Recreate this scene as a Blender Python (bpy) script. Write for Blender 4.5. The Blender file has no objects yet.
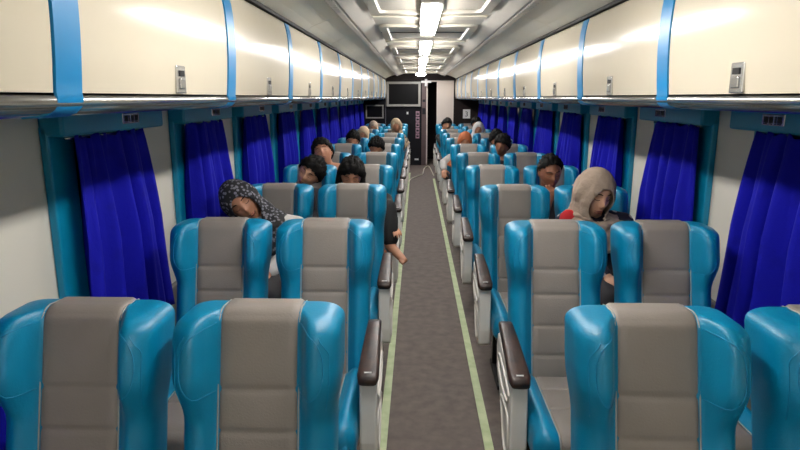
import bpy, bmesh, math, random
from mathutils import Vector, Matrix, Euler, noise
random.seed(7)
SC = bpy.context.scene
COL = SC.collection
PI = math.pi

# ------------------------------------------------------------------ camera, world, exposure
CAM_H = 1.68
cam_d = bpy.data.cameras.new('camera')
cam_d.sensor_width = 36.0
cam_d.lens = 27.0
cam_d.clip_start = 0.02
cam = bpy.data.objects.new('camera', cam_d)
COL.objects.link(cam)
cam.location = (-0.085, 0.0, CAM_H)
cam.rotation_euler = (math.radians(90 - 12.0), 0, math.radians(1.6))
SC.camera = cam

w = bpy.data.worlds.new('night')
w.use_nodes = True
w.node_tree.nodes['Background'].inputs[0].default_value = (0.02, 0.02, 0.03, 1)
w.node_tree.nodes['Background'].inputs[1].default_value = 0.3
SC.world = w
SC.view_settings.view_transform = 'Standard'
SC.view_settings.look = 'None'
SC.view_settings.gamma = 1.0
SC.view_settings.exposure = 0.0
SC.cycles.use_denoising = True
SC.cycles.max_bounces = 8
SC.cycles.sample_clamp_indirect = 4.0
TUBE_POWER = 64.0

# ------------------------------------------------------------------ materials
def srgb(r, g, b):
    def f(c):
        c /= 255.0
        return c / 12.92 if c <= 0.04045 else ((c + 0.055) / 1.055) ** 2.4
    return (f(r), f(g), f(b), 1)

def mat(name, col, rough=0.5, metal=0.0, var=0.0, scale=8.0, bump=0.0, bscale=60.0, coat=0.0, spec=0.5, col2=None, emit=0.0):
    m = bpy.data.materials.new(name)
    m.use_nodes = True
    nt = m.node_tree
    b = nt.nodes['Principled BSDF']
    b.inputs['Base Color'].default_value = col
    b.inputs['Roughness'].default_value = rough
    b.inputs['Metallic'].default_value = metal
    b.inputs['Specular IOR Level'].default_value = spec
    b.inputs['Coat Weight'].default_value = coat
    b.inputs['Coat Roughness'].default_value = 0.15
    if emit:
        b.inputs['Emission Color'].default_value = col
        b.inputs['Emission Strength'].default_value = emit
    tc = nt.nodes.new('ShaderNodeTexCoord')
    if var or col2:
        n = nt.nodes.new('ShaderNodeTexNoise')
        n.inputs['Scale'].default_value = scale
        n.inputs['Detail'].default_value = 5
        nt.links.new(tc.outputs['Object'], n.inputs['Vector'])
        r = nt.nodes.new('ShaderNodeValToRGB')
        r.color_ramp.elements[0].position = 0.35
        r.color_ramp.elements[1].position = 0.65
        c2 = col2 or tuple(c * (1 - var) for c in col[:3]) + (1,)
        r.color_ramp.elements[0].color = c2
        r.color_ramp.elements[1].color = col
        nt.links.new(n.outputs['Fac'], r.inputs['Fac'])
        nt.links.new(r.outputs['Color'], b.inputs['Base Color'])
    if bump:
        n2 = nt.nodes.new('ShaderNodeTexNoise')
        n2.inputs['Scale'].default_value = bscale
        n2.inputs['Detail'].default_value = 4
        nt.links.new(tc.outputs['Object'], n2.inputs['Vector'])
        bp = nt.nodes.new('ShaderNodeBump')
        bp.inputs['Strength'].default_value = bump
        bp.inputs['Distance'].default_value = 0.01
        nt.links.new(n2.outputs['Fac'], bp.inputs['Height'])
        nt.links.new(bp.outputs['Normal'], b.inputs['Normal'])
    return m

M_BLUE = mat('blue_leather', srgb(0, 132, 174), 0.38, var=0.10, scale=5, bump=0.12, bscale=180)
M_BLUEPIPE = mat('blue_seam', srgb(8, 138, 184), 0.45, var=0.05)
M_GREY = mat('grey_leather', srgb(142, 134, 127), 0.5, var=0.08, scale=6, bump=0.12, bscale=180)
M_PIPE = mat('pale_piping', srgb(176, 172, 163), 0.5, var=0.05)
M_WOOD = mat('dark_wood', srgb(56, 34, 26), 0.42, col2=srgb(28, 17, 14), scale=24)
M_SHELL = mat('pale_plastic', srgb(232, 227, 218), 0.45, var=0.06, scale=9)
M_STEEL = mat('dark_steel', srgb(50, 50, 52), 0.4, 0.7, var=0.2)
M_WALL = mat('cream_laminate', srgb(230, 225, 210), 0.45, var=0.03, scale=2)
M_DADO = mat('grey_laminate', srgb(120, 118, 112), 0.5, var=0.1, scale=4)
M_TEAL = mat('teal_frame', srgb(0, 132, 170), 0.4, var=0.08, scale=4)
M_BIN = mat('cream_gloss', srgb(220, 210, 187), 0.15, var=0.02, scale=1.5, bump=0.07, bscale=6, coat=0.0, spec=0.3)
M_STRAP = mat('blue_band', srgb(8, 130, 190), 0.32, var=0.05, scale=6)
M_ALU = mat('aluminium', srgb(190, 190, 188), 0.22, 0.95, var=0.12, scale=5)
M_CHROME = mat('chrome', srgb(205, 205, 205), 0.18, 0.9, var=0.1, scale=20)
M_DARKGAP = mat('black_rubber', srgb(18, 17, 16), 0.7, var=0.2)
M_CEIL = mat('brushed_ceiling', srgb(232, 224, 208), 0.36, 0.1, var=0.12, scale=3, bump=0.05, bscale=3)
M_SIDE = mat('side_ceiling', srgb(242, 236, 216), 0.28, 0.0, var=0.04, scale=2)
M_RAIL = mat('rail_enamel', srgb(214, 210, 204), 0.3, 0.3, var=0.1, scale=5)
M_ADDED_COVE = mat('added_cove', srgb(240, 233, 220), 0.35, 0.0, var=0.06, scale=3, bump=0.1, bscale=4)
M_FRAME = mat('ceiling_frame', srgb(222, 216, 200), 0.4, var=0.05)
M_FLOOR = mat('grey_vinyl', srgb(104, 93, 87), 0.75, col2=srgb(88, 78, 73), scale=14, bump=0.15, bscale=220)
M_GLOW = mat('pale_green_strip', srgb(198, 208, 166), 0.6, col2=srgb(174, 190, 142), scale=12)
M_GLASS = mat('night_glass', srgb(10, 12, 18), 0.08, var=0.2)
M_NAVY = mat('dark_bulkhead', srgb(13, 13, 21), 0.6, spec=0.2, var=0.25, scale=5)
M_BROWN = mat('dark_brown_panel', srgb(30, 21, 20), 0.6, spec=0.2, var=0.2, scale=5)
M_DOOR = mat('pale_door', srgb(226, 214, 204), 0.4, var=0.04, scale=3)
M_SCREEN = mat('black_screen', srgb(6, 6, 8), 0.35, spec=0.15, var=0.1)
M_TVFRAME = mat('grey_plastic', srgb(150, 148, 142), 0.4, var=0.06)
M_PAPER = mat('white_paper', srgb(225, 225, 225), 0.7, var=0.03)
M_PINK = mat('pink_sign', srgb(176, 140, 158), 0.6, var=0.25, scale=30)
M_INK = mat('black_ink', srgb(22, 22, 30), 0.7, var=0.1)
M_RED = mat('red_cloth', srgb(200, 30, 40), 0.8, var=0.15)
M_HOUSE = mat('white_enamel', srgb(225, 225, 220), 0.35, var=0.03)
M_TUBE = mat('lit_tube', (1.0, 0.97, 0.95, 1), 0.4, emit=TUBE_POWER)

def curtain_mat():
    m = mat('blue_curtain', srgb(10, 10, 160), 0.8, bump=0.15, bscale=90, spec=0.2)
    nt = m.node_tree
    b = nt.nodes['Principled BSDF']
    tc = nt.nodes.new('ShaderNodeTexCoord')
    v = nt.nodes.new('ShaderNodeTexVoronoi')
    v.inputs['Scale'].default_value = 9
    n = nt.nodes.new('ShaderNodeTexNoise')
    n.inputs['Scale'].default_value = 40
    mx = nt.nodes.new('ShaderNodeMath'); mx.operation = 'MULTIPLY'
    nt.links.new(tc.outputs['Object'], v.inputs['Vector'])
    nt.links.new(tc.outputs['Object'], n.inputs['Vector'])
    nt.links.new(v.outputs['Distance'], mx.inputs[0])
    nt.links.new(n.outputs['Fac'], mx.inputs[1])
    r = nt.nodes.new('ShaderNodeValToRGB')
    r.color_ramp.elements[0].position = 0.05
    r.color_ramp.elements[0].color = srgb(10, 12, 148)
    r.color_ramp.elements[1].position = 0.16
    r.color_ramp.elements[1].color = srgb(12, 14, 160)
    nt.links.new(mx.outputs[0], r.inputs['Fac'])
    nt.links.new(r.outputs['Color'], b.inputs['Base Color'])
    return m
M_CURT = curtain_mat()

def pattern_mat(name, dark, light, scale, thr=0.32):
    m = mat(name, dark, 0.8)
    nt = m.node_tree
    b = nt.nodes['Principled BSDF']
    tc = nt.nodes.new('ShaderNodeTexCoord')
    v = nt.nodes.new('ShaderNodeTexVoronoi')
    v.inputs['Scale'].default_value = scale
    nt.links.new(tc.outputs['Object'], v.inputs['Vector'])
    r = nt.nodes.new('ShaderNodeValToRGB')
    r.color_ramp.elements[0].position = thr
    r.color_ramp.elements[0].color = light
    r.color_ramp.elements[1].position = thr + 0.08
    r.color_ramp.elements[1].color = dark
    nt.links.new(v.outputs['Distance'], r.inputs['Fac'])
    nt.links.new(r.outputs['Color'], b.inputs['Base Color'])
    return m

# ------------------------------------------------------------------ mesh helpers
def link(name, bm, m, parent=None, smooth=True, bevel=0.0, solid=0.0, subd=0):
    me = bpy.data.meshes.new(name)
    bmesh.ops.recalc_face_normals(bm, faces=bm.faces[:])
    bm.to_mesh(me)
    bm.free()
    me.materials.append(m)
    for p in me.polygons:
        p.use_smooth = smooth
    o = bpy.data.objects.new(name, me)
    COL.objects.link(o)
    if parent is not None:
        o.parent = parent
    if solid:
        s = o.modifiers.new('solid', 'SOLIDIFY'); s.thickness = solid; s.offset = 0
    if bevel:
        b = o.modifiers.new('bevel', 'BEVEL'); b.width = bevel; b.segments = 2; b.limit_method = 'ANGLE'
    if subd:
        s = o.modifiers.new('sub', 'SUBSURF'); s.levels = subd; s.render_levels = subd
    return o

def struct(o):
    o['kind'] = 'structure'
    return o

def thing(name, label, cat, loc=(0, 0, 0), group=None):
    o = bpy.data.objects.new(name, None)
    COL.objects.link(o)
    o.location = loc
    o['label'] = label
    o['category'] = cat
    if group:
        o['group'] = group
    return o

def tag(o, label, cat, group=None):
    o['label'] = label; o['category'] = cat
    if group: o['group'] = group
    return o

def dup(root, loc, label, group=None):
    r = root.copy(); COL.objects.link(r); r.location = loc; r['label'] = label
    if group: r['group'] = group
    for ch in list(root.children):
        c = ch.copy(); COL.objects.link(c); c.parent = r
        for g in list(ch.children):
            d = g.copy(); COL.objects.link(d); d.parent = c
    return r

def box(bm, x0, x1, y0, y1, z0, z1):
    vs = [bm.verts.new((x, y, z)) for x in (x0, x1) for y in (y0, y1) for z in (z0, z1)]
    for f in ((0, 1, 3, 2), (4, 6, 7, 5), (0, 4, 5, 1), (2, 3, 7, 6), (0, 2, 6, 4), (1, 5, 7, 3)):
        bm.faces.new([vs[i] for i in f])

def boxo(name, x0, x1, y0, y1, z0, z1, m, parent=None, bevel=0.0):
    bm = bmesh.new(); box(bm, x0, x1, y0, y1, z0, z1)
    return link(name, bm, m, parent, smooth=False, bevel=bevel)

def prism(bm, pts, axis, a, b):
    """closed polygon extruded: axis 'y' uses (x,z) points, axis 'x' uses (y,z)"""
    def P(p, t):
        return (p[0], t, p[1]) if axis == 'y' else (t, p[0], p[1])
    v0 = [bm.verts.new(P(p, a)) for p in pts]
    v1 = [bm.verts.new(P(p, b)) for p in pts]
    n = len(pts)
    for i in range(n):
        j = (i + 1) % n
        bm.faces.new((v0[i], v0[j], v1[j], v1[i]))
    bm.faces.new(v0); bm.faces.new(v1[::-1])

def sweep(bm, pts, r, n=6, closed=False):
    pts = [Vector(p) for p in pts]
    rings = []
    up = Vector((0.13, 0.31, 0.94)).normalized()
    N = len(pts)
    for i, p in enumerate(pts):
        t = (pts[(i + 1) % N] - pts[i - 1]) if closed else (pts[min(i + 1, N - 1)] - pts[max(i - 1, 0)])
        t.normalize()
        a = t.cross(up)
        if a.length < 1e-4: a = t.cross(Vector((1, 0, 0)))
        a.normalize(); b = t.cross(a)
        rr = r[i] if isinstance(r, (list, tuple)) else r
        rings.append([bm.verts.new(p + (a * math.cos(2 * PI * k / n) + b * math.sin(2 * PI * k / n)) * rr) for k in range(n)])
    for i in range(N if closed else N - 1):
        A, B = rings[i], rings[(i + 1) % N]
        for k in range(n):
            bm.faces.new((A[k], A[(k + 1) % n], B[(k + 1) % n], B[k]))
    if not closed:
        bm.faces.new(rings[0][::-1]); bm.faces.new(rings[-1])

def loft(bm, rings, cap=True):
    R = [[bm.verts.new(p) for p in r] for r in rings]
    n = len(R[0])
    for i in range(len(R) - 1):
        for k in range(n):
            bm.faces.new((R[i][k], R[i][(k + 1) % n], R[i + 1][(k + 1) % n], R[i + 1][k]))
    if cap:
        bm.faces.new(R[0][::-1]); bm.faces.new(R[-1])

def sstep(a, b, x):
    t = max(0.0, min(1.0, (x - a) / (b - a)))
    return t * t * (3 - 2 * t)

# ------------------------------------------------------------------ the car shell
YA, YB = -1.6, 15.2
WX = 1.485
ZC = 2.25
struct(boxo('floor', -1.56, 1.56, YA, YB + 2, -0.08, 0, M_FLOOR))
struct(boxo('wall_left', -1.58, -WX, YA, YB + 2, 0, 2.3, M_WALL))
struct(boxo('wall_right', WX, 1.58, YA, YB + 2, 0, 2.3, M_WALL))
struct(boxo('wall_front', -1.5, 1.5, YA - 0.08, YA, 0, 2.3, M_WALL))
struct(boxo('ceiling', -1.56, 1.56, YA, YB + 2, ZC, ZC + 0.06, M_CEIL))
struct(boxo('baseboard_left', -WX, -1.45, YA, YB, 0, 0.64, M_DADO, bevel=0.01))
struct(boxo('baseboard_right', 1.45, WX, YA, YB, 0, 0.64, M_DADO, bevel=0.01))

# sloping side ceiling panels, seamed every second bin, and the ribbed rails above them
def side_ceiling(s, name):
    bm = bmesh.new()
    pts = [(s * 0.868, 2.128), (s * 0.80, 2.165), (s * 0.71, 2.20), (s * 0.61, 2.225), (s * 0.61, 2.249), (s * 1.48, 2.249), (s * 1.48, 2.128)]
    y = YA + 0.02
    while y < YB - 0.05:
        y2 = min(y + 1.18, YB - 0.02)
        prism(bm, pts, 'y', y + 0.003, y2 - 0.003)
        y = y2
    return struct(link(name, bm, M_SIDE, smooth=False))
side_ceiling(-1, 'ceiling_side_left'); side_ceiling(1, 'ceiling_side_right')
for s, nm in ((-1, 'trim_1'), (1, 'trim_2')):
    bm = bmesh.new()
    prism(bm, [(s * 0.615, 2.224), (s * 0.60, 2.205), (s * 0.575, 2.2), (s * 0.55, 2.212), (s * 0.54, 2.249), (s * 0.615, 2.249)], 'y', YA, YB - 0.02)
    struct(link(nm, bm, M_RAIL, smooth=False))
    bm = bmesh.new()
    for k in range(210):
        y = 0.9 + k * 0.068
        if y > YB - 0.1: break
        box(bm, s * 0.572 - 0.02, s * 0.572 + 0.02, y, y + 0.03, 2.192, 2.204)
    struct(link('trim_' + str(3 if s < 0 else 4), bm, M_RAIL, smooth=False))
    bm = bmesh.new()
    prism(bm, [(s * 0.415, 2.249), (s * 0.43, 2.243), (s * 0.538, 2.205), (s * 0.545, 2.215), (s * 0.545, 2.249)], 'y', YA, YB - 0.1)  # added cove, sloped to catch the tube light as bright side bands
    struct(link('trim_' + str(14 if s < 0 else 15), bm, M_ADDED_COVE, smooth=False))
    bm = bmesh.new()
    box(bm, s * 0.86 - 0.012, s * 0.86 + 0.012, YA, YB - 0.02, 2.112, 2.13)
    struct(link('trim_' + str(5 if s < 0 else 6), bm, M_DARKGAP, smooth=False))
    # rounded aluminium rail under the bins
    bm = bmesh.new()
    pts = [(s * 0.852, 1.684)]
    for k in range(9):
        a = PI * k / 8 * 0.62
        pts.append((s * (0.878 - 0.03 * math.cos(a)), 1.672 - 0.026 * math.sin(a)))
    pts += [(s * 0.93, 1.644), (s * 0.945, 1.636), (s * 0.96, 1.644), (s * 1.48, 1.64), (s * 1.48, 1.684)]
    prism(bm, pts, 'y', YA, YB - 0.02)
    struct(link('trim_' + str(7 if s < 0 else 8), bm, M_ALU, smooth=True))

# cross joints and rounded rectangular coffer frames in the middle of the ceiling
def rrect(x, y0, y1, r, n=5):
    pts = []
    for cx, cy, a0 in ((x - r, y1 - r, 0), (-x + r, y1 - r, 90), (-x + r, y0 + r, 180), (x - r, y0 + r, 270)):
        for k in range(n + 1):
            a = math.radians(a0 + 90 * k / n)
            pts.append((cx + r * math.cos(a), cy + r * math.sin(a)))
    return pts
for i in range(7):
    yf = 1.22 + 1.95 * i
    out = rrect(0.40, yf - 0.15, yf + 1.10, 0.09)
    inn = rrect(0.33, yf - 0.08, yf + 1.03, 0.05)
    bm = bmesh.new()
    n = len(out)
    rings = [[(p[0], p[1], 2.249) for p in out], [(p[0] * 0.98, p[1], 2.228) for p in out], [(p[0] * 1.02, p[1], 2.228) for p in inn], [(p[0], p[1], 2.249) for p in inn]]
    loft(bm, rings, cap=False)
    struct(link('ceiling_frame_%d' % (i + 1), bm, M_FRAME, smooth=False))
    bm = bmesh.new()
    box(bm, -0.41, 0.41, yf + 1.30, yf + 1.44, 2.236, 2.249)
    struct(link('ceiling_beam_%d' % (i + 1), bm, M_SIDE, smooth=False, bevel=0.004))
    bm = bmesh.new()
    box(bm, -0.41, 0.41, yf + 0.47, yf + 0.478, 2.244, 2.249)
    struct(link('ceiling_seam_%d' % (i + 1), bm, M_DARKGAP, smooth=False))

# glowing strips along the aisle edges
for s, nm, y1 in ((-1, 'trim_9', 13.6), (1, 'trim_10', 12.6)):
    struct(boxo(nm, 0.015 + s * 0.262 - 0.022, 0.015 + s * 0.262 + 0.022, YA, y1, 0.0, 0.006, M_GLOW))

# ------------------------------------------------------------------ luggage bins
ORD = ['first', 'second', 'third', 'fourth', 'fifth', 'sixth', 'seventh', 'eighth', 'ninth', 'tenth', 'eleventh', 'twelfth', 'thirteenth', 'fourteenth']
SIDE = {-1: 'television side', 1: 'pale door side'}

def face_profile(n=14):
    pts = []
    for k in range(n + 1):
        t = k / n
        z = 1.69 + 0.415 * t
        x = 0.852 - 0.012 * math.sin(PI * t) + 0.02 * max(0, t - 0.75) ** 2 * 16 * 0.5
        pts.append((x, z))
    return pts

def bin_unit(s, y0, y1, label):
    t = thing('luggage_bin', label, 'luggage bin', (s * 0.9, y0, 1.69), 'overhead luggage bins')
    L = y1 - y0
    fp = [(x - 0.9, z - 1.69) for x, z in face_profile()]
    # carcass
    bm = bmesh.new()
    prism(bm, [(s * (fp[0][0] + 0.012), 0.0), ] + [(s * (x + 0.012), z) for x, z in fp[1:-1]] + [(s * (fp[-1][0] + 0.012), fp[-1][1]), (s * 0.52, 0.42), (s * 0.52, 0.0)], 'y', 0.001, L - 0.001)
    link('carcass', bm, M_DARKGAP, t, smooth=False)
    # door leaf
    bm = bmesh.new()
    pts = [(s * x, z) for x, z in fp[0:]] + [(s * (x + 0.011), z) for x, z in fp[::-1]]
    prism(bm, pts, 'y', 0.056, L - 0.056)
    d = link('door', bm, M_BIN, t, smooth=True)
    d.modifiers.new('es', 'EDGE_SPLIT').split_angle = math.radians(40)
    # latch on the door, at mid width
    bm = bmesh.new()
    yc = L * 0.5 + 0.04
    xf = s * (fp[2][0] - 0.001)
    box(bm, xf - 0.006, xf + 0.006, yc - 0.036, yc + 0.036, 0.002, 0.090)
    la = link('latch', bm, M_CHROME, d, smooth=False, bevel=0.004)
    bm = bmesh.new()
    xk = xf - s * 0.007
    box(bm, xk - 0.002, xk + 0.002, yc - 0.019, yc + 0.019, 0.056, 0.074)
    link('finger_slot', bm, M_DARKGAP, d, smooth=False)
    bm = bmesh.new()
    box(bm, xk - 0.004, xk + 0.004, yc - 0.019, yc + 0.019, 0.016, 0.050)
    link('push_button', bm, M_ALU, d, smooth=False, bevel=0.003)
    # blue band over the joint at the near end
    return t

def band(s, y, label):
    bm = bmesh.new()
    path = [(s * (x - 0.004), z) for x, z in face_profile()][::-1]
    path += [(s * 0.846, 1.676), (s * 0.852, 1.658), (s * 0.866, 1.645), (s * 0.885, 1.638), (s * 0.93, 1.634)]
    inner = [(s * 0.935, 1.638), (s * 0.888, 1.643), (s * 0.87, 1.649), (s * 0.857, 1.661), (s * 0.852, 1.678)] + [(s * (x + 0.003), z) for x, z in face_profile()]
    prism(bm, path + inner, 'y', y - 0.05, y + 0.05)
    o = link('cover_band', bm, M_STRAP, smooth=True)
    o.modifiers.new('es', 'EDGE_SPLIT').split_angle = math.radians(35)
    return tag(o, label, 'cover band', 'blue bands between the luggage bins')

BIN_P = 1.18
for s, ys in ((-1, 1.33), (1, 2.37)):
    k0 = -1
    n = 0
    k = k0
    while True:
        y0 = ys + BIN_P * k
        y1 = min(y0 + BIN_P, YB - 0.04)
        if y0 > YB - 0.5: break
        bin_unit(s, y0, y1, 'glossy cream luggage bin with chrome latch, %s from the front along the %s' % (ORD[n], SIDE[s]))
        if k >= 0:
            band(s, y0, 'blue band over the %s joint between luggage bins along the %s' % (ORD[n - 1], SIDE[s]))
        k += 1; n += 1

# ------------------------------------------------------------------ windows and curtains
WIN_P = 1.18
def window(s, y0, idx, hero):
    """y0: near edge of the frame; structure of posts, head box, sill and dark glass"""
    r = bpy.data.objects.new('window_%d' % idx, None); COL.objects.link(r)
    r['kind'] = 'structure'
    X = s * WX
    r.location = (X, y0, 0)
    i = -s   # towards the aisle
    def bx(name, d0, d1, ya, yb, z0, z1, m, bev=0.008):
        a, b = sorted((i * d0, i * d1))
        return boxo(name, a, b, ya, yb, z0, z1, m, r, bevel=bev)
    bx('post', 0.0, 0.035, 0.0, 0.17, 0.66, 1.575, M_TEAL)
    bx('post', 0.0, 0.035, 0.65, 0.79, 0.66, 1.575, M_TEAL)
    bx('sill', 0.0, 0.03, 0.17, 0.65, 0.66, 0.70, M_TEAL)
    bx('pane', 0.0, 0.006, 0.16, 0.66, 0.70, 1.58, M_GLASS, 0)
    bx('head_box', 0.0, 0.095, 0.0, 0.90, 1.535, 1.639, M_TEAL, 0.012)
    pl = bx('number_plate', 0.094, 0.099, 0.46, 0.62, 1.565, 1.612, M_CHROME, 0.002)
    bm = bmesh.new()
    for a, b in ((0.475, 0.505), (0.515, 0.525), (0.54, 0.565), (0.575, 0.605)):
        xa, xb = sorted((i * 0.099, i * 0.1005))
        box(bm, xa, xb, a, b, 1.576, 1.602)
        box(bm, xa, xb, a + 0.004, b - 0.002, 1.57, 1.574)
    g = link('plate_marking', bm, M_INK, pl, smooth=False)
    bm = bmesh.new()
    sweep(bm, [(i * 0.07, 0.05 + 0.64 * k / 6, 1.528) for k in range(7)], 0.006, 6)
    link('curtain_rod', bm, M_CHROME, r)
    return r

def curtain(s, y0, label, seed):
    rnd = random.Random(seed)
    NU, NV = 56, 22
    bm = bmesh.new()
    z1, z0 = 1.53, 0.60
    ph = rnd.uniform(0, 6); nf = rnd.choice((4, 4, 5))
    off = rnd.uniform(-0.02, 0.03)
    g = []
    for v in range(NV + 1):
        tv = v / NV
        z = z1 + (z0 - z1) * tv
        row = []
        a = 0.055 + off * 0.3 - 0.04 * tv
        b = 0.635 + off * 0.5 + 0.16 * tv ** 0.8
        for u in range(NU + 1):
            tu = u / NU
            uu = tu + 0.025 * math.sin(7 * tu + ph) * tv
            y = a + (b - a) * tu + 0.012 * math.sin(2 * PI * nf * uu * 0.5 + ph)
            amp = 0.016 + 0.026 * min(1, tv * 2.2)
            dx = amp * (1.25 * (abs(math.sin(PI * nf * uu + ph)) * 2 - 1) + 0.35 * math.sin(2 * PI * (2 * nf + 1) * uu + 2 * ph + 2 * tv))
            dx += 0.006 * math.sin(2 * PI * 14 * tu) * (1 - tv) ** 3
            row.append(bm.verts.new((-s * (0.078 + max(-0.066, dx)), y, z + 0.010 * math.sin(2 * PI * 7 * tu + ph) * (1 - tv) ** 6)))
        g.append(row)
    for v in range(NV):
        for u in range(NU):
            bm.faces.new((g[v][u], g[v][u + 1], g[v + 1][u + 1], g[v + 1][u]))
    o = link('window_curtain', bm, M_CURT, solid=0.004)
    o.location = (s * WX, y0, 0)
    return tag(o, label, 'curtain', 'blue window curtains')

wi = 1
for s, ys in ((-1, 2.20), (1, 2.02)):
    n = 0
    k = -1 if s < 0 else 0
    while True:
        y0 = ys + WIN_P * k - (0.07 if k < 0 else 0)
        if y0 > YB - 1.0: break
        window(s, y0, wi, False); wi += 1
        curtain(s, y0, 'bright blue damask curtain in the %s window from the front along the %s' % (ORD[n], SIDE[s]), 100 * s + k)
        n += 1; k += 1

# ------------------------------------------------------------------ seats
def padded(H, hw_f, T, b_f, pw, seams, mapf, panel_back=0.03, v0=0.0, rt=0.033, rc=0.042, nv=30, seam_w=0.006):
    """returns (shell rings, panel grid, front(x,v) function). local coords: x across, y forward, v along."""
    def inset(v):
        q = v - (H - rt)
        return 0.0 if q <= 0 else rt - math.sqrt(max(0.0, rt * rt - q * q))
    def corner(v):
        q = v - (H - rc)
        return 0.0 if q <= 0 else (rc - math.sqrt(max(0.0, rc * rc - q * q))) * 0.9
    vs = [v0 + (H - 0.10 - v0) * k / nv for k in range(nv)]
    vs += [H - 0.10 + 0.10 * (1 - (1 - k / 14) ** 1.8) for k in range(15)]
    re = 0.055
    def front(x, v):
        h = hw_f(v) - corner(v) - inset(v) * 0.6
        b = b_f(v)
        y = b * sstep(pw - 0.004, pw + 0.045, abs(x)) * (1 - 0.15 * sstep(pw + 0.05, h, abs(x)))
        q = abs(x) - (h - re)
        if q > 0: y -= re - math.sqrt(max(0.0, re * re - min(q, re) ** 2))
        return y - inset(v)
    rings = []
    NF = 34
    for v in vs:
        h = hw_f(v) - corner(v) - inset(v) * 0.6
        ring = []
        xs = []
        for k in range(NF + 1):
            t = -1 + 2 * k / NF
            xs.append(h * (math.sin(t * PI / 2) * 0.55 + t * 0.45))
        for x in xs: ring.append((x, front(x, v), v))
        i = inset(v)
        yb = -T + i
        rb = 0.035
        ye = min(front(h, v), 0.1)
        for fr in (0.35, 0.7): ring.append((h, ye + (yb + rb - ye) * fr, v))
        for k in range(5):
            a = PI / 2 * k / 4
            ring.append((h - rb + rb * math.cos(a), yb + rb - rb * math.sin(a) if yb + rb < ye else yb, v))
        for k in range(1, 6):
            ring.append(((h - rb) * (1 - k / 3), yb, v))
        for k in range(5):
            a = PI / 2 * (1 - k / 4)
            ring.append((-(h - rb + rb * math.cos(a)), yb + rb - rb * math.sin(a) if yb + rb < ye else yb, v))
        for fr in (0.7, 0.35): ring.append((-h, ye + (yb + rb - ye) * fr, v))
        rings.append([mapf(*p) for p in ring])
    # centre panel path
    path = []
    np_ = 90
    for k in range(np_ + 1):
        v = v0 + (H - 0.12 - v0) * k / np_
        path.append((0.0 - inset(v), v, (1, 0)))
    for k in range(1, 22):
        v = H - 0.12 + 0.12 * (1 - (1 - k / 21) ** 1.8)
        q = max(0, v - (H - rt)); a = math.asin(min(1, q / rt))
        path.append((-inset(v), v, (math.cos(a), math.sin(a))))
    path.append((-T + rt, H, (0, 1)))
    for k in range(1, 6):
        a = k / 5 * PI / 2
        path.append((-T + rt - rt * math.sin(a), H - rt + rt * math.cos(a), (-math.sin(a), math.cos(a))))
    path.append((-T, H - rt - panel_back, (-1, 0)))
    cols = [-pw, -pw + 0.004, -pw + 0.012, -pw * 0.7, -pw * 0.35, 0, pw * 0.35, pw * 0.7, pw - 0.012, pw - 0.004, pw]
    grid = []
    for (y, v, nrm) in path:
        row = []
        g = 0.0
        if nrm[0] > 0.9:
            for sv in seams: g += math.exp(-((v - sv) / seam_w) ** 2)
            lo = max([sv for sv in seams if sv <= v], default=v0); hi = min([sv for sv in seams if sv > v], default=H)
            puff = 0.006 * math.sin(PI * (v - lo) / max(1e-3, hi - lo)) ** 0.5
        else: puff = 0.0
        for x in cols:
            e = -0.006 if abs(x) > pw - 0.001 else (0.002 if abs(x) > pw - 0.006 else 0.006)
            f = 1 - (abs(x) / pw) ** 4
            off = e + puff * f - 0.0045 * min(1, g) * (1 if abs(x) < pw - 0.001 else 0)
            row.append(mapf(x, y + nrm[0] * off, v + nrm[1] * off))
        grid.append(row)
    edge = {}
    for sg in (-1, 1):
        edge[sg] = [mapf(sg * (pw + 0.001), y + nrm[0] * 0.003, v + nrm[1] * 0.003) for (y, v, nrm) in path[::3] if True]
    return rings, grid, edge, front

def grid_bm(grid):
    bm = bmesh.new()
    R = [[bm.verts.new(p) for p in row] for row in grid]
    for i in range(len(R) - 1):
        for k in range(len(R[0]) - 1):
            bm.faces.new((R[i][k], R[i][k + 1], R[i + 1][k + 1], R[i + 1][k]))
    return bm

SEAT_TOP = 1.115
RECL = 0.25
PWID = 0.108

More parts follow.
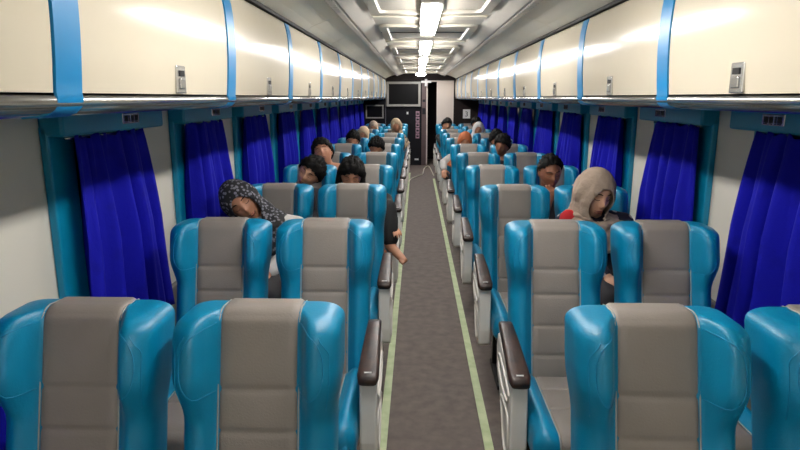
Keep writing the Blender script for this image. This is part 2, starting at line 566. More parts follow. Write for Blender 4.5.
def make_seat(arm, label):
    t = thing('train_seat', label, 'seat', (0, 0, 0), 'reclining train seats')
    # ---- backrest
    V0 = 0.37
    H = SEAT_TOP
    def hw(v):
        return 0.200 + 0.006 * sstep(0.4, 0.7, v) + 0.016 * sstep(0.83, 0.98, v) 
    def bf(v):
        return 0.035 + 0.062 * sstep(0.82, 0.97, v) - 0.02 * sstep(1.05, 1.13, v)
    def mp(x, y, v):
        return (x, -y - (H - v) * RECL, v)
    rings, grid, edge, front = padded(H, hw, 0.115, bf, PWID, (0.915, 0.805, 0.67, 0.54), mp, v0=V0)
    bm = bmesh.new(); loft(bm, rings)
    bk = link('backrest', bm, M_BLUE, t)
    pn = link('centre_panel', grid_bm(grid), M_GREY, bk); pn['label'] = 'grey leather centre panel'
    for sg in (-1, 1):
        bm = bmesh.new(); sweep(bm, edge[sg], 0.0022, 5)
        link('piping', bm, M_PIPE, bk)
    for sg in (-1, 1):
        bm = bmesh.new()
        pts = []
        for k in range(25):
            a = -PI / 2 + PI * k / 24
            x = PWID + 0.006 + 0.072 * math.cos(a) ** 0.7 if math.cos(a) > 0 else PWID + 0.006
            v = 1.00 + 0.088 * math.sin(a)
            pts.append(mp(sg * x, front(x, v) + 0.0005, v))
        sweep(bm, pts, 0.0016, 5)
        link('ear_seam', bm, M_BLUEPIPE, bk)
        bm = bmesh.new()
        pts = []
        for k in range(22):
            v = 0.88 + 0.20 * k / 21
            x = hw(v) - 0.022 - (0.03 * sstep(1.03, 1.09, v))
            pts.append(mp(sg * x, front(x, v) + 0.0005, v))
        sweep(bm, pts, 0.0016, 5)
        link('edge_seam', bm, M_BLUEPIPE, bk)
    # ---- seat cushion (v runs forward, y up)
    L = 0.50
    YB0, ZT = -0.22, 0.465
    def hwc(v): return 0.200
    def bfc(v): return 0.035 - 0.02 * sstep(0.35, 0.5, v)
    def mpc(x, y, v): return (x, YB0 - v, ZT + y)
    r2, g2, e2, _ = padded(L, hwc, 0.12, bfc, 0.105, (0.12, 0.28), mpc, panel_back=0.0, v0=0.0, rt=0.05, rc=0.05, nv=14)
    bm = bmesh.new(); loft(bm, r2)
    cu = link('seat_cushion', bm, M_BLUE, t)
    pc = link('cushion_panel', grid_bm(g2), M_GREY, cu); pc['label'] = 'grey leather cushion panel'
    for sg in (-1, 1):
        bm = bmesh.new(); sweep(bm, e2[sg], 0.0028, 5)
        link('piping', bm, M_PIPE, cu)
    # ---- pedestal
    bm = bmesh.new()
    box(bm, -0.17, 0.17, -0.62, -0.24, 0.30, 0.345)
    for x in (-0.13, 0.13):
        box(bm, x - 0.02, x + 0.02, -0.58, -0.54, 0.0, 0.31)
        box(bm, x - 0.02, x + 0.02, -0.32, -0.28, 0.0, 0.31)
        box(bm, x - 0.025, x + 0.025, -0.62, -0.24, 0.0, 0.03)
    link('base', bm, M_STEEL, t, smooth=False, bevel=0.004)
    # ---- armrest towards the aisle
    if arm:
        xo, xi = arm * 0.272, arm * 0.204
        xc = arm * 0.238
        bm = bmesh.new()
        pts = [(-0.57, 0.602), (-0.19, 0.668), (-0.16, 0.60), (-0.18, 0.50), (-0.28, 0.44), (-0.36, 0.36), (-0.43, 0.275), (-0.48, 0.255), (-0.56, 0.255), (-0.595, 0.28), (-0.60, 0.36), (-0.585, 0.50)]
        a, b = sorted((xo, xi))
        prism(bm, pts, 'x', a, b)
        sp = link('side_panel', bm, M_SHELL, t, smooth=False, bevel=0.010)
        sp.modifiers['bevel'].segments = 3
        bm = bmesh.new()
        for loop in ([(-0.52, 0.565), (-0.28, 0.60), (-0.25, 0.555), (-0.33, 0.51), (-0.47, 0.50), (-0.54, 0.525)],
                     [(-0.53, 0.46), (-0.36, 0.455), (-0.40, 0.38), (-0.47, 0.30), (-0.545, 0.30), (-0.56, 0.38)]):
            P = []
            n = len(loop)
            for q in range(n):
                p0, p1, p2, p3 = (Vector(loop[(q + d) % n]) for d in (-1, 0, 1, 2))
                for j in range(5):
                    u = j / 5
                    P.append(0.5 * ((2 * p1) + (p2 - p0) * u + (2 * p0 - 5 * p1 + 4 * p2 - p3) * u * u + (3 * p1 - p0 - 3 * p2 + p3) * u ** 3))
            sweep(bm, [(xo, p.x, p.y) for p in P], 0.007, 6, closed=True)
        link('moulded_rib', bm, M_SHELL, sp)
        bm = bmesh.new()
        rr = []
        for k in range(13):
            q = k / 12
            y = -0.60 + 0.43 * q
            z = 0.622 + 0.075 * q + 0.006 * math.sin(PI * q)
            hwid = 0.044 - 0.014 * q
            th = 0.026 if 0 < k < 12 else 0.018
            if k == 0: hwid -= 0.008
            ring = []
            for j in range(16):
                a = 2 * PI * j / 16
                cx, cz = math.cos(a), math.sin(a)
                ring.append((xc + hwid * math.copysign(abs(cx) ** 0.5, cx), y, z + th * (0.72 if cz > 0 else 1) * math.copysign(abs(cz) ** 0.6, cz)))
            rr.append(ring)
        loft(bm, rr)
        ar = link('armrest', bm, M_WOOD, t)
        ar['label'] = 'dark wooden armrest'
        bm = bmesh.new()
        box(bm, xc - 0.014, xc + 0.014, -0.575, -0.56, 0.641, 0.647)
        link('number_tag', bm, M_PAPER, ar, smooth=False)
    return t

ROW0, ROWP, NROW = 1.515, 1.18, 11
SHX = 0.02
AX, WXS = 0.53, 1.025
OCC = {(-1, 'w', 2): 'under the passenger in the patterned headscarf', (-1, 'w', 3): 'under the sleeper in the dark jacket',
       (-1, 'a', 3): 'under the passenger with bare feet out', (-1, 'w', 4): 'under the sleeper in the violet shirt',
       (1, 'w', 2): 'under the passenger in the beige headscarf', (1, 'w', 3): 'under the passenger with hand on mouth'}
protos = {}
def seat_x(s, c):
    return SHX + s * (AX if c == 'a' else WXS) + (0 if s > 0 else (0.004 if c == 'a' else 0.012))
def seat_label(s, c, k):
    w_ = 'aisle' if c == 'a' else 'window'
    if (s, c, k) in OCC:
        return 'blue and grey leather %s seat %s' % (w_, OCC[(s, c, k)])
    return 'blue and grey leather %s seat in the %s row back on the %s' % (w_, ORD[k], SIDE[s])
for s in (-1, 1):
    for k in range(NROW):
        for c in ('a', 'w'):
            y = ROW0 + ROWP * k + (0.01 if s < 0 else 0.0)
            x = seat_x(s, c)
            key = (-s) if c == 'a' else 0
            lab = seat_label(s, c, k)
            if key not in protos:
                protos[key] = make_seat(key, lab)
                protos[key].location = (x, y, 0)
            else:
                dup(protos[key], (x, y, 0), lab, 'reclining train seats')

# ------------------------------------------------------------------ fluorescent lights
for i in range(0, 7):
    y0 = 3.70 + 2.36 * (i - 2) - (0.40 if i == 0 else 0)  # first two out of view, the rearmost added to brighten the front seats
    where = ORD[i - 2] + ' lit one ahead' if i >= 2 else ('behind the first lit one' if i == 1 else 'added unseen behind the camera')
    t = thing('ceiling_light', 'white fluorescent ceiling light with three tubes, %s down the aisle' % where, 'ceiling light', (0, y0, ZC), 'fluorescent ceiling lights')
    bm = bmesh.new()
    box(bm, -0.066, 0.066, 0.0, 1.40, -0.03, 0.0)
    for x in (-0.066, 0.061): box(bm, x, x + 0.005, 0.0, 1.40, -0.045, -0.03)
    link('housing', bm, M_HOUSE, t, smooth=False, bevel=0.006)
    for x in (-0.05, 0.0, 0.05):
        bm = bmesh.new()
        sweep(bm, [(x * 0.86, 1.40 * q, -0.062) for q in (0, 1)], 0.0105, 10)
        link('tube', bm, M_TUBE, t)
    for yy in (0.01, 1.37):
        bm = bmesh.new()
        box(bm, -0.06, 0.06, yy, yy + 0.02, -0.056, -0.02)
        link('end_holder', bm, M_HOUSE, t, smooth=False, bevel=0.004)
t = thing('round_ceiling_lamp', 'small round lit ceiling lamp before the television bulkhead', 'ceiling light', (0.0, 14.5, ZC))
bm = bmesh.new()
loft(bm, [[(r * math.cos(2 * PI * k / 20), r * math.sin(2 * PI * k / 20), z) for k in range(20)] for r, z in ((0.15, 0), (0.15, -0.03), (0.12, -0.035))])
link('housing', bm, M_HOUSE, t)
bm = bmesh.new()
loft(bm, [[(r * math.cos(2 * PI * k / 20), r * math.sin(2 * PI * k / 20), z) for k in range(20)] for r, z in ((0.115, -0.034), (0.11, -0.06), (0.07, -0.075))])
link('diffuser', bm, M_TUBE, t)

# ------------------------------------------------------------------ end wall
struct(boxo('wall_back', -WX, 0.03, YB, YB + 0.08, 0, ZC, M_NAVY))
struct(boxo('wall_back_post', 0.03, 0.145, YB - 0.02, YB + 0.08, 0, ZC - 0.1, mat('mauve_post', srgb(92, 74, 74), 0.5, var=0.2, scale=6)))
struct(boxo('wall_back_right', 0.82, WX, YB, YB + 0.08, 0, ZC, M_BROWN))
struct(boxo('wall_back_header', -WX + 0.01, WX - 0.01, YB - 0.08, YB + 0.06, ZC - 0.16, ZC - 0.001, M_BROWN))
struct(boxo('wall_vestibule', -1.44, 1.44, YB + 1.6, YB + 1.68, 0, 2.25, M_BROWN))
struct(boxo('door_1', 0.40, 0.82, YB + 0.0, YB + 0.05, 0.0, 2.09, M_DOOR))
struct(boxo('trim_11', 0.145, 0.175, YB - 0.01, YB + 0.05, 0.02, 2.06, M_DOOR))
struct(boxo('trim_12', 0.145, 0.40, YB - 0.012, YB + 0.05, 2.06, 2.10, M_DOOR))
struct(boxo('trim_13', -0.88, -0.86, YB - 0.012, YB, 0.0, 2.09, mat('panel_strip', srgb(90, 88, 96), 0.4, var=0.1)))

def tv(x0, x1, z0, z1, fr, label, name='television'):
    t = thing(name, label, 'television', ((x0 + x1) / 2, YB - 0.012, z0))
    hw_ = (x1 - x0) / 2; h = z1 - z0
    bm = bmesh.new()
    out = [(-hw_, 0), (hw_, 0), (hw_, h), (-hw_, h)]
    inn = [(-hw_ + fr, fr), (hw_ - fr, fr), (hw_ - fr, h - fr), (-hw_ + fr, h - fr)]
    loft(bm, [[(p[0], 0.01, p[1]) for p in out], [(p[0], -0.06, p[1]) for p in out], [(p[0], -0.06, p[1]) for p in inn], [(p[0], -0.035, p[1]) for p in inn]], cap=False)
    link('bezel', bm, M_TVFRAME, t, smooth=False, bevel=0.004)
    bm = bmesh.new(); box(bm, -hw_ + fr * 0.9, hw_ - fr * 0.9, -0.036, 0.005, fr * 0.9, h - fr * 0.9)
    link('screen', bm, M_SCREEN, t, smooth=False)
    return t
tv(-0.84, 0.0, 1.46, 2.06, 0.055, 'wide black television with grey bezel high on the dark bulkhead')
tv(-1.36, -0.92, 1.17, 1.50, 0.03, 'small dark display with a pale rim beside the television')

def sign(x0, x1, z0, z1, y, m, label, marks=(), text=None, cat='sign'):
    t = thing('wall_sign', label, cat, ((x0 + x1) / 2, y, z0))
    hw_ = (x1 - x0) / 2
    bm = bmesh.new(); box(bm, -hw_, hw_, -0.006, 0.0, 0, z1 - z0)
    link('sheet', bm, m, t, smooth=False)
    if marks:
        bm = bmesh.new()
        for (a, b, c, d) in marks: box(bm, a, b, -0.008, -0.006, c, d)
        link('printed_mark', bm, M_INK, t, smooth=False)
    if text:
        cu = bpy.data.curves.new('numeral', 'FONT'); cu.body = text; cu.size = (z1 - z0) * 0.8; cu.align_x = 'CENTER'; cu.extrude = 0.001
        to = bpy.data.objects.new('tmp', cu); COL.objects.link(to)
        dg = bpy.context.evaluated_depsgraph_get(); dg.update()
        me = bpy.data.meshes.new_from_object(to.evaluated_get(dg))
        bpy.data.objects.remove(to)
        me.materials.clear(); me.materials.append(M_INK)
        me.transform(Matrix.Translation((0, -0.0075, (z1 - z0) * 0.22)) @ Matrix.Rotation(PI / 2, 4, 'X'))
        o = bpy.data.objects.new('numeral', me); COL.objects.link(o); o.parent = t
    return t
names = ('topmost', 'second', 'third', 'fourth', 'lowest')
for i in range(5):
    z = 1.345 - 0.137 * i
    sign(-0.115, -0.025, z - 0.12, z, YB, M_PINK, 'small pinkish notice on the dark bulkhead, %s in its column' % names[i], [(-0.03, 0.03, 0.03, 0.075), (-0.025, 0.025, 0.09, 0.1)])
sign(1.055, 1.235, 1.17, 1.39, YB, M_PAPER, 'white sheet with black numeral 3 on the dark brown panel', text='3')
sign(-0.14, -0.04, 0.13, 0.17, YB, M_PAPER, 'low white label near the floor on the dark bulkhead')
sign(-0.345, -0.30, 1.27, 1.33, YB, M_PAPER, 'tiny white switch plate under the television', cat='switch plate')
sign(0.05, 0.12, 1.57, 1.63, YB - 0.02, M_INK, 'small black panel high on the mauve post')
sign(0.045, 0.125, 1.27, 1.42, YB - 0.02, M_INK, 'taller black control panel on the mauve post', [(-0.03, 0.03, 0.05, 0.1)])
sg = thing('exit_sign', 'white cross-shaped fitting above the dark doorway', 'sign', (0.13, YB - 0.09, 1.98))
bm = bmesh.new(); box(bm, -0.03, 0.03, -0.02, 0.01, -0.03, 0.14); link('upright', bm, M_PAPER, sg, smooth=False)
bm = bmesh.new(); box(bm, -0.12, 0.13, -0.025, 0.005, 0.05, 0.10); link('cross_bar', bm, M_PAPER, sg, smooth=False)

# pale cable curving across the aisle end
bm = bmesh.new()
ctrl = [(-0.25, 12.0, 0.012), (-0.20, 12.5, 0.012), (-0.05, 13.0, 0.012), (0.04, 13.3, 0.012), (0.07, 13.8, 0.012), (0.09, 14.3, 0.014), (0.16, 14.7, 0.03), (0.22, 14.6, 0.03), (0.26, 13.9, 0.012), (0.29, 13.0, 0.012)]
pts = []
for q in range(len(ctrl) - 1):
    p0, p1, p2, p3 = (Vector(ctrl[max(0, min(len(ctrl) - 1, q + d))]) for d in (-1, 0, 1, 2))
    for j in range(6):
        u = j / 6
        pts.append(0.5 * ((2 * p1) + (p2 - p0) * u + (2 * p0 - 5 * p1 + 4 * p2 - p3) * u * u + (3 * p1 - p0 - 3 * p2 + p3) * u ** 3))
sweep(bm, pts, 0.012, 6)
tag(link('floor_cable', bm, M_FRAME), 'pale cable curving over the floor at the far end of the aisle', 'cable')

# ------------------------------------------------------------------ passengers
M_SKIN = mat('skin', srgb(192, 136, 106), 0.5, var=0.06, scale=20)
M_SKIN_D = mat('brown_skin', srgb(140, 92, 68), 0.5, var=0.08, scale=20)
M_SKIN_L = mat('light_skin', srgb(208, 158, 128), 0.5, var=0.06, scale=20)
M_HAIR = mat('black_hair', srgb(17, 15, 14), 0.75, spec=0.2, var=0.3, scale=60, bump=0.5, bscale=140)
M_LIP = mat('lip', srgb(140, 78, 68), 0.5, var=0.1)
M_LASH = mat('lash', srgb(28, 20, 18), 0.6, var=0.1)
M_JACKET = mat('dark_jacket', srgb(30, 30, 36), 0.8, var=0.2)
M_NAVYC = mat('navy_cloth', srgb(24, 26, 52), 0.8, var=0.2)
M_VIOLET = mat('violet_cloth', srgb(52, 48, 128), 0.8, var=0.2)
M_WHITE = mat('white_cloth', srgb(214, 210, 206), 0.8, var=0.08)
M_BEIGE = mat('beige_cloth', srgb(178, 158, 140), 0.85, var=0.12, scale=12, bump=1.0, bscale=11)
M_BEIGE.node_tree.nodes['Bump'].inputs['Distance'].default_value = 0.03
M_SAND = mat('sand_cloth', srgb(196, 170, 140), 0.85, var=0.12, scale=12)
M_ORANGE = mat('rust_cloth', srgb(196, 112, 70), 0.8, var=0.15, scale=12)
M_TROUSER = mat('dark_trousers', srgb(34, 33, 38), 0.85, var=0.15)
M_BLACKC = mat('black_cloth', srgb(18, 18, 20), 0.85, var=0.15)
M_PATT = pattern_mat('patterned_scarf', srgb(20, 20, 26), srgb(112, 112, 122), 46, 0.36)
M_BATIK = pattern_mat('patterned_shirt', srgb(110, 90, 76), srgb(196, 180, 160), 30)
M_FLORAL = pattern_mat('floral_cloth', srgb(22, 22, 40), srgb(206, 200, 196), 16, 0.2)

def ballring(c, ax, ay, az, n=14, m=10):
    out = []
    for i in range(m + 1):
        a = PI * i / m
        r = max(math.sin(a), 0.02)
        out.append([(c[0] + ax * r * math.cos(2 * PI * k / n), c[1] + ay * r * math.sin(2 * PI * k / n), c[2] - az * math.cos(a)) for k in range(n)])
    return out

def ball(bm, c, ax, ay=None, az=None, M=None, n=14, m=10):
    ay = ay or ax; az = az or ax
    rr = ballring((0, 0, 0), ax, ay, az, n, m)
    T = Matrix.Translation(Vector(c)) @ (M or Matrix.Identity(4))
    loft(bm, [[T @ Vector(p) for p in r] for r in rr])

def limb(bm, pts, rad, n=12):
    """tapered limb through joints, each joint rounded by a ball"""
    for i in range(len(pts) - 1):
        a, b = Vector(pts[i]), Vector(pts[i + 1])
        d = (b - a)
        L = d.length
        d.normalize()
        u = d.cross(Vector((0.2, 0.3, 0.93))); u.normalize(); v = d.cross(u)
        rings = []
        for k in range(6):
            t = k / 5
            r = rad[i] + (rad[i + 1] - rad[i]) * t
            r *= 1 + 0.06 * math.sin(PI * t)
            c = a + d * L * t
            rings.append([c + (u * math.cos(2 * PI * j / n) + v * math.sin(2 * PI * j / n)) * r for j in range(n)])
        loft(bm, rings)
    for p, r in zip(pts, rad):
        ball(bm, p, r, n=12, m=8)

HR = (0.074, 0.094, 0.116)
def head_pt(d):
    """skin surface for unit direction d (face looks to -y)"""
    x, y, z = d
    p = Vector((x * HR[0], y * HR[1], z * HR[2]))
    if z < 0:
        k = (-z) ** 1.4
        p.x *= 1 - 0.30 * k
        if y > 0: p.y *= 1 - 0.45 * k
        else: p.y *= 1 + 0.02 * k
    if y < 0:
        px, pz = p.x, p.z
        ex = lambda a: math.exp(-a)
        p.y -= 0.020 * ex((px / 0.013) ** 2 + ((pz + 0.018) / 0.020) ** 2)
        p.y -= 0.010 * ex((px / 0.009) ** 2 + ((pz - 0.008) / 0.026) ** 2)
        p.y -= 0.006 * ex(((abs(px) - 0.028) / 0.024) ** 2 + ((pz - 0.034) / 0.010) ** 2)
        p.y += 0.011 * ex(((abs(px) - 0.031) / 0.016) ** 2 + ((pz - 0.012) / 0.012) ** 2)
        p.y -= 0.006 * ex(((abs(px) - 0.031) / 0.011) ** 2 + ((pz - 0.010) / 0.008) ** 2)
        p.y -= 0.008 * ex((px / 0.020) ** 2 + ((pz + 0.054) / 0.009) ** 2)
        p.y -= 0.006 * ex((px / 0.017) ** 2 + ((pz + 0.068) / 0.007) ** 2)
        p.y += 0.004 * ex((px / 0.024) ** 2 + ((pz + 0.061) / 0.003) ** 2)
        p.y -= 0.009 * ex((px / 0.022) ** 2 + ((pz + 0.096) / 0.016) ** 2)
        p.y -= 0.004 * ex(((abs(px) - 0.045) / 0.018) ** 2 + ((pz + 0.018) / 0.02) ** 2)
    return p

def udir(i, m, k, n):
    a = PI * i / m
    f = 2 * PI * k / n
    return Vector((math.sin(a) * math.sin(f), -math.sin(a) * math.cos(f), -math.cos(a)))

def head(bm, M, fine):
    n, m = (64, 48) if fine else (32, 24)
    rings = []
    for i in range(1, m):
        rings.append([M @ head_pt(udir(i, m, k, n)) for k in range(n)])
    loft(bm, rings)
    for s in (-1, 1):
        ball(bm, M @ Vector((s * 0.074, 0.012, -0.004)), 0.010, 0.020, 0.032, M=M.to_3x3().to_4x4() @ Matrix.Rotation(s * 0.35, 4, 'Z'))

def on_face(M, x, z, lift=0.0015):
    z0 = z / HR[2]
    zz = max(-0.98, min(0.98, z0))
    kx = 1 - 0.30 * max(0, -zz) ** 1.4
    xx = max(-0.9, min(0.9, x / HR[0] / kx))
    yy = -math.sqrt(max(0.02, 1 - zz * zz - xx * xx))
    p = head_pt(Vector((xx, yy, zz)))
    p.y -= lift
    return M @ p

def hand(bm, wrist, d, nrm, side, curl=0.5, scale=1.0):
    """palm and five fingers; d: finger direction, nrm: palm normal (fingers curl towards it)"""
    d = Vector(d).normalized(); nrm = Vector(nrm); nrm = (nrm - d * nrm.dot(d)).normalized()
    sv = d.cross(nrm) * side
    R = Matrix((sv, d, nrm)).transposed().to_4x4()
    c = Vector(wrist) + d * 0.045 * scale
    ball(bm, c, 0.040 * scale, 0.052 * scale, 0.017 * scale, M=R)
    for q, (off, L) in enumerate(((-0.028, 0.066), (-0.009, 0.078), (0.010, 0.072), (0.028, 0.056))):
        p = Vector(wrist) + d * 0.085 * scale + sv * off * scale
        pts = [p - d * 0.03 * scale, p]
        a = 0.0
        for j in range(3):
            a += curl * (0.55 + 0.12 * q)
            seg = L * (0.45, 0.32, 0.23)[j] * scale
            p = p + (d * math.cos(a) + nrm * math.sin(a)) * seg + sv * off * 0.12
            pts.append(p)
        limb(bm, pts, [0.0095 * scale, 0.0095 * scale, 0.0088 * scale, 0.008 * scale, 0.0072 * scale], 8)
    p = Vector(wrist) + d * 0.03 * scale - sv * 0.032 * scale
    t1 = p + (d * 0.55 - sv * 0.75 + nrm * 0.35).normalized() * 0.04 * scale
    t2 = t1 + (d * 0.85 - sv * 0.2 + nrm * 0.45).normalized() * 0.032 * scale
    limb(bm, [p + sv * 0.01, p, t1, t2], [0.014 * scale, 0.013 * scale, 0.0105 * scale, 0.009 * scale], 8)

def solid_mesh(name, bm, m, parent, voxel, smooth_it=4, sf=0.5):
    o = link(name, bm, m, parent)
    r = o.modifiers.new('remesh', 'REMESH'); r.mode = 'VOXEL'; r.voxel_size = voxel; r.use_smooth_shade = True
    s = o.modifiers.new('smooth', 'SMOOTH'); s.iterations = smooth_it; s.factor = sf
    return o

def torso_rings(P, W, D, n=20):
    """P: centre points from hip to neck; W, D half width / depth"""
    rings = []
    for i, p in enumerate(P):
        p = Vector(p)
        a = Vector(P[max(0, i - 1)]); b = Vector(P[min(len(P) - 1, i + 1)])
        t = (b - a).normalized()
        x = Vector((1, 0, 0)); x = (x - t * x.dot(t)).normalized()
        y = t.cross(x) * -1
        r = []
        for k in range(n):
            f = 2 * PI * k / n
            cx, sy = math.cos(f), math.sin(f)
            r.append(p + x * W[i] * math.copysign(abs(cx) ** 0.8, cx) + y * D[i] * math.copysign(abs(sy) ** 0.8, sy))
        rings.append(r)
    return rings

def person(name, label, seat, headc, rot, skin, top, hair=('short',), scarf=None, fine=False, lean=None, arms=None, legs=None, trousers=None, scale=1.0, closed=True, sleeves=True, group=None):
    sx, sy = seat
    if scale == 1.0 and fine: scale = 1.10
    if not fine: headc = (headc[0], headc[1], headc[2] - 0.025)
    root = thing('person', label, 'person', (sx, sy - 0.40, 0.535))
    O = root.location
    def Lc(p): return Vector(p) - O
    hc = Lc(headc)
    M = Matrix.Translation(hc) @ Euler([math.radians(a) for a in rot], 'XYZ').to_matrix().to_4x4() @ Matrix.Scale(scale, 4)
    hip = Vector((0, 0.02, 0.09))
    neck = M @ Vector((0, 0.035, -0.13))
    base = Lc((sx + (headc[0] - sx) * 0.72, sy - 0.275 + (headc[1] - sy + 0.30) * 0.6, min(headc[2] - 0.20, 0.98)))
    if lean: base = Lc(lean)
    def along(t): return hip.lerp(base, t) + Vector((0, 0.035 * math.sin(PI * t), 0))
    TP = [hip + Vector((0, 0, -0.05)), hip, along(0.3), along(0.6), along(0.85), along(0.97), along(1.04)]
    TW = [0.13, 0.165, 0.145, 0.165, 0.175, 0.13, 0.06]
    TD = [0.09, 0.11, 0.095, 0.105, 0.098, 0.08, 0.055]
    sh = {s: along(0.88) + Vector((s * 0.172, 0, 0)) for s in (-1, 1)}
    A = {}
    for s in (-1, 1):
        if arms and s in arms:
            A[s] = [sh[s]] + [Lc(p) for p in arms[s][:2]]
        else:
            A[s] = [sh[s], Vector((s * 0.152, -0.07, 0.24)), Vector((s * 0.07, -0.25, 0.17))]
    LG = {}
    for s in (-1, 1):
        if legs and s in legs: LG[s] = [Vector((s * 0.085, 0.0, 0.09))] + [Lc(p) for p in legs[s][:2]]
        else: LG[s] = [Vector((s * 0.085, 0.0, 0.085)), Vector((s * 0.09, -0.40, 0.07)), Vector((s * 0.09, -0.40, -0.42))]
    # body
    bm = bmesh.new()
    head(bm, M, fine)
    limb(bm, [M @ Vector((0, 0.02, -0.06)), neck, TP[-1], TP[-2]], [0.056, 0.052, 0.056, 0.07])
    loft(bm, torso_rings(TP, [a - 0.014 for a in TW], [a - 0.014 for a in TD]))
    for s in (-1, 1):
        limb(bm, A[s], [0.046, 0.038, 0.026])
        limb(bm, [sh[s], along(0.92)], [0.05, 0.06])
        d = (A[s][2] - A[s][1]).normalized()
        hd, hn, cu = (d, Vector((-s * 0.3, 0.2, -1)), 0.45)
        if arms and s in arms and len(arms[s]) > 2: hd, hn, cu = arms[s][2:5]
        hand(bm, A[s][2], hd, hn, s, cu)
        limb(bm, LG[s], [0.08, 0.056, 0.038])
        fd = Vector((0, -1, -0.15)) if not (legs and s in legs and len(legs[s]) > 2) else (Lc(legs[s][2]) - LG[s][2])
        a2 = LG[s][2]
        fd.normalize()
        limb(bm, [a2 - fd * 0.03, a2 + fd * 0.09 + Vector((0, 0, -0.02)), a2 + fd * 0.15 + Vector((0, 0, -0.03))], [0.036, 0.032, 0.026])
        side = fd.cross(Vector((0, 0, 1)))
        if side.length > 0.1:
            side.normalize()
            for q in range(5):
                c = a2 + fd * (0.175 - 0.006 * q * (1 if s > 0 else 1)) + Vector((0, 0, -0.035)) + side * (0.028 - 0.014 * q) * s
                limb(bm, [c - fd * 0.03, c], [0.012, 0.011 if q else 0.014], 8)
    body = solid_mesh('body', bm, skin, root, 0.0065 if fine else 0.010, 3 if fine else 2)
    # shirt
    bm = bmesh.new()
    loft(bm, torso_rings(TP[:-1] + [along(1.0)], TW[:-1] + [0.075], TD[:-1] + [0.07]))
    for s in (-1, 1):
        end = A[s][2] if sleeves else A[s][1]
        pts = [sh[s], A[s][1], A[s][1].lerp(A[s][2], 0.86)] if sleeves is True else [sh[s], sh[s].lerp(A[s][1], 0.75)]
        limb(bm, pts, [0.066, 0.054, 0.042] if sleeves is True else [0.066, 0.058])
        limb(bm, [sh[s], along(0.9)], [0.066, 0.08])
    solid_mesh('shirt', bm, top, root, 0.010, 4)
    bm = bmesh.new()
    for s in (-1, 1):
        kn, an = LG[s][1], LG[s][2]
        limb(bm, [LG[s][0], kn, kn.lerp(an, 0.8)], [0.098, 0.074, 0.062])
    limb(bm, [LG[-1][0], LG[1][0]], [0.105, 0.105])
    solid_mesh('trousers', bm, trousers or M_TROUSER, root, 0.012, 4)
    # face details
    if fine:
        for s in (-1, 1):
            bm = bmesh.new()
            sweep(bm, [on_face(M, s * (0.014 + 0.034 * q / 6), 0.034 + 0.005 * math.sin(PI * q / 6) - 0.004 * q / 6, 0.001) for q in range(7)], [0.002, 0.003, 0.0034, 0.0034, 0.003, 0.0024, 0.0014], 6)
            link('eyebrow', bm, M_HAIR, body)
            bm = bmesh.new()
            sweep(bm, [on_face(M, s * (0.019 + 0.024 * q / 6), 0.006 - 0.004 * math.sin(PI * q / 6), 0.0012) for q in range(7)], 0.0018, 6)
            link('eyelash', bm, M_LASH, body)
        bm = bmesh.new()
        sweep(bm, [on_face(M, -0.021 + 0.042 * q / 8, -0.055 + 0.002 * math.cos(PI * (q - 4) / 4), 0.0) for q in range(9)], [0.0015, 0.003, 0.004, 0.0042, 0.0038, 0.0042, 0.004, 0.003, 0.0015], 6)
        sweep(bm, [on_face(M, -0.018 + 0.036 * q / 8, -0.067, 0.0) for q in range(9)], [0.0015, 0.003, 0.0042, 0.0048, 0.005, 0.0048, 0.0042, 0.003, 0.0015], 6)
        link('lips', bm, M_LIP, body)
    # hair
    kind = hair[0]
    if kind != 'none':
        n, m = 48, 40
        bm = bmesh.new()
        V = {}
        line = {'short': (0.46, -0.22, -0.72), 'receding': (0.68, -0.05, -0.6), 'long': (0.46, -0.4, -1.2), 'tied': (0.45, -0.1, -0.6)}[kind]
        thick = {'short': 0.023, 'receding': 0.011, 'long': 0.022, 'tied': 0.016}[kind]
        for i in range(0, m + 1):
            for k in range(n):
                d = udir(i, m, k, n)
                c = -d.y / max(1e-4, math.hypot(d.x, d.y)) if 0 < i < m else 0
                lim = line[1] + (line[0] - line[1]) * max(0, c) ** 0.7 if c > 0 else line[1] + (line[2] - line[1]) * (-c) ** 0.8
                nz = noise.noise(d * 6 + Vector((sx * 3, sy, 0)))
                inb = d.z > lim + 0.07 * noise.noise(d * 9 + Vector((sy, 0, 0)))
                base_p = head_pt(d)
                e = sstep(lim - 0.02, lim + 0.35, d.z)
                up = Vector((d.x, d.y, d.z + 0.15))
                V[(i, k)] = (inb, M @ (base_p + up * (thick * (0.35 + 0.65 * e) + (0.012 * nz + 0.006 * noise.noise(d * 17)) * (0.3 + e))))
        vv = {}
        def gv(key):
            if key not in vv: vv[key] = bm.verts.new(V[key][1])
            return vv[key]
        for i in range(1, m):
            for k in range(n):
                ks = [(i, k), (i, (k + 1) % n), (i + 1, (k + 1) % n), (i + 1, k)]
                if i + 1 <= m - 1 and all(V[q][0] for q in ks):
                    bm.faces.new([gv(q) for q in ks])
        topv = [gv((m - 1, k)) for k in range(n)]
        bm.faces.new(topv)
        if kind == 'long':
            for s in (-1, 1):
                for q in range(3):
                    p0 = M @ Vector((s * 0.078, 0.0 + 0.03 * q, 0.03)); p1 = M @ Vector((s * 0.088, -0.012 + 0.03 * q, -0.07)); p2 = M @ Vector((s * 0.08, -0.01 + 0.03 * q, -0.19))
                    sweep(bm, [p0, p0.lerp(p1, 0.5), p1, p1.lerp(p2, 0.5), p2], [0.014, 0.02, 0.02, 0.018, 0.006], 8)
        link('hair', bm, hair[1] if len(hair) > 1 else M_HAIR, root, solid=0.010)
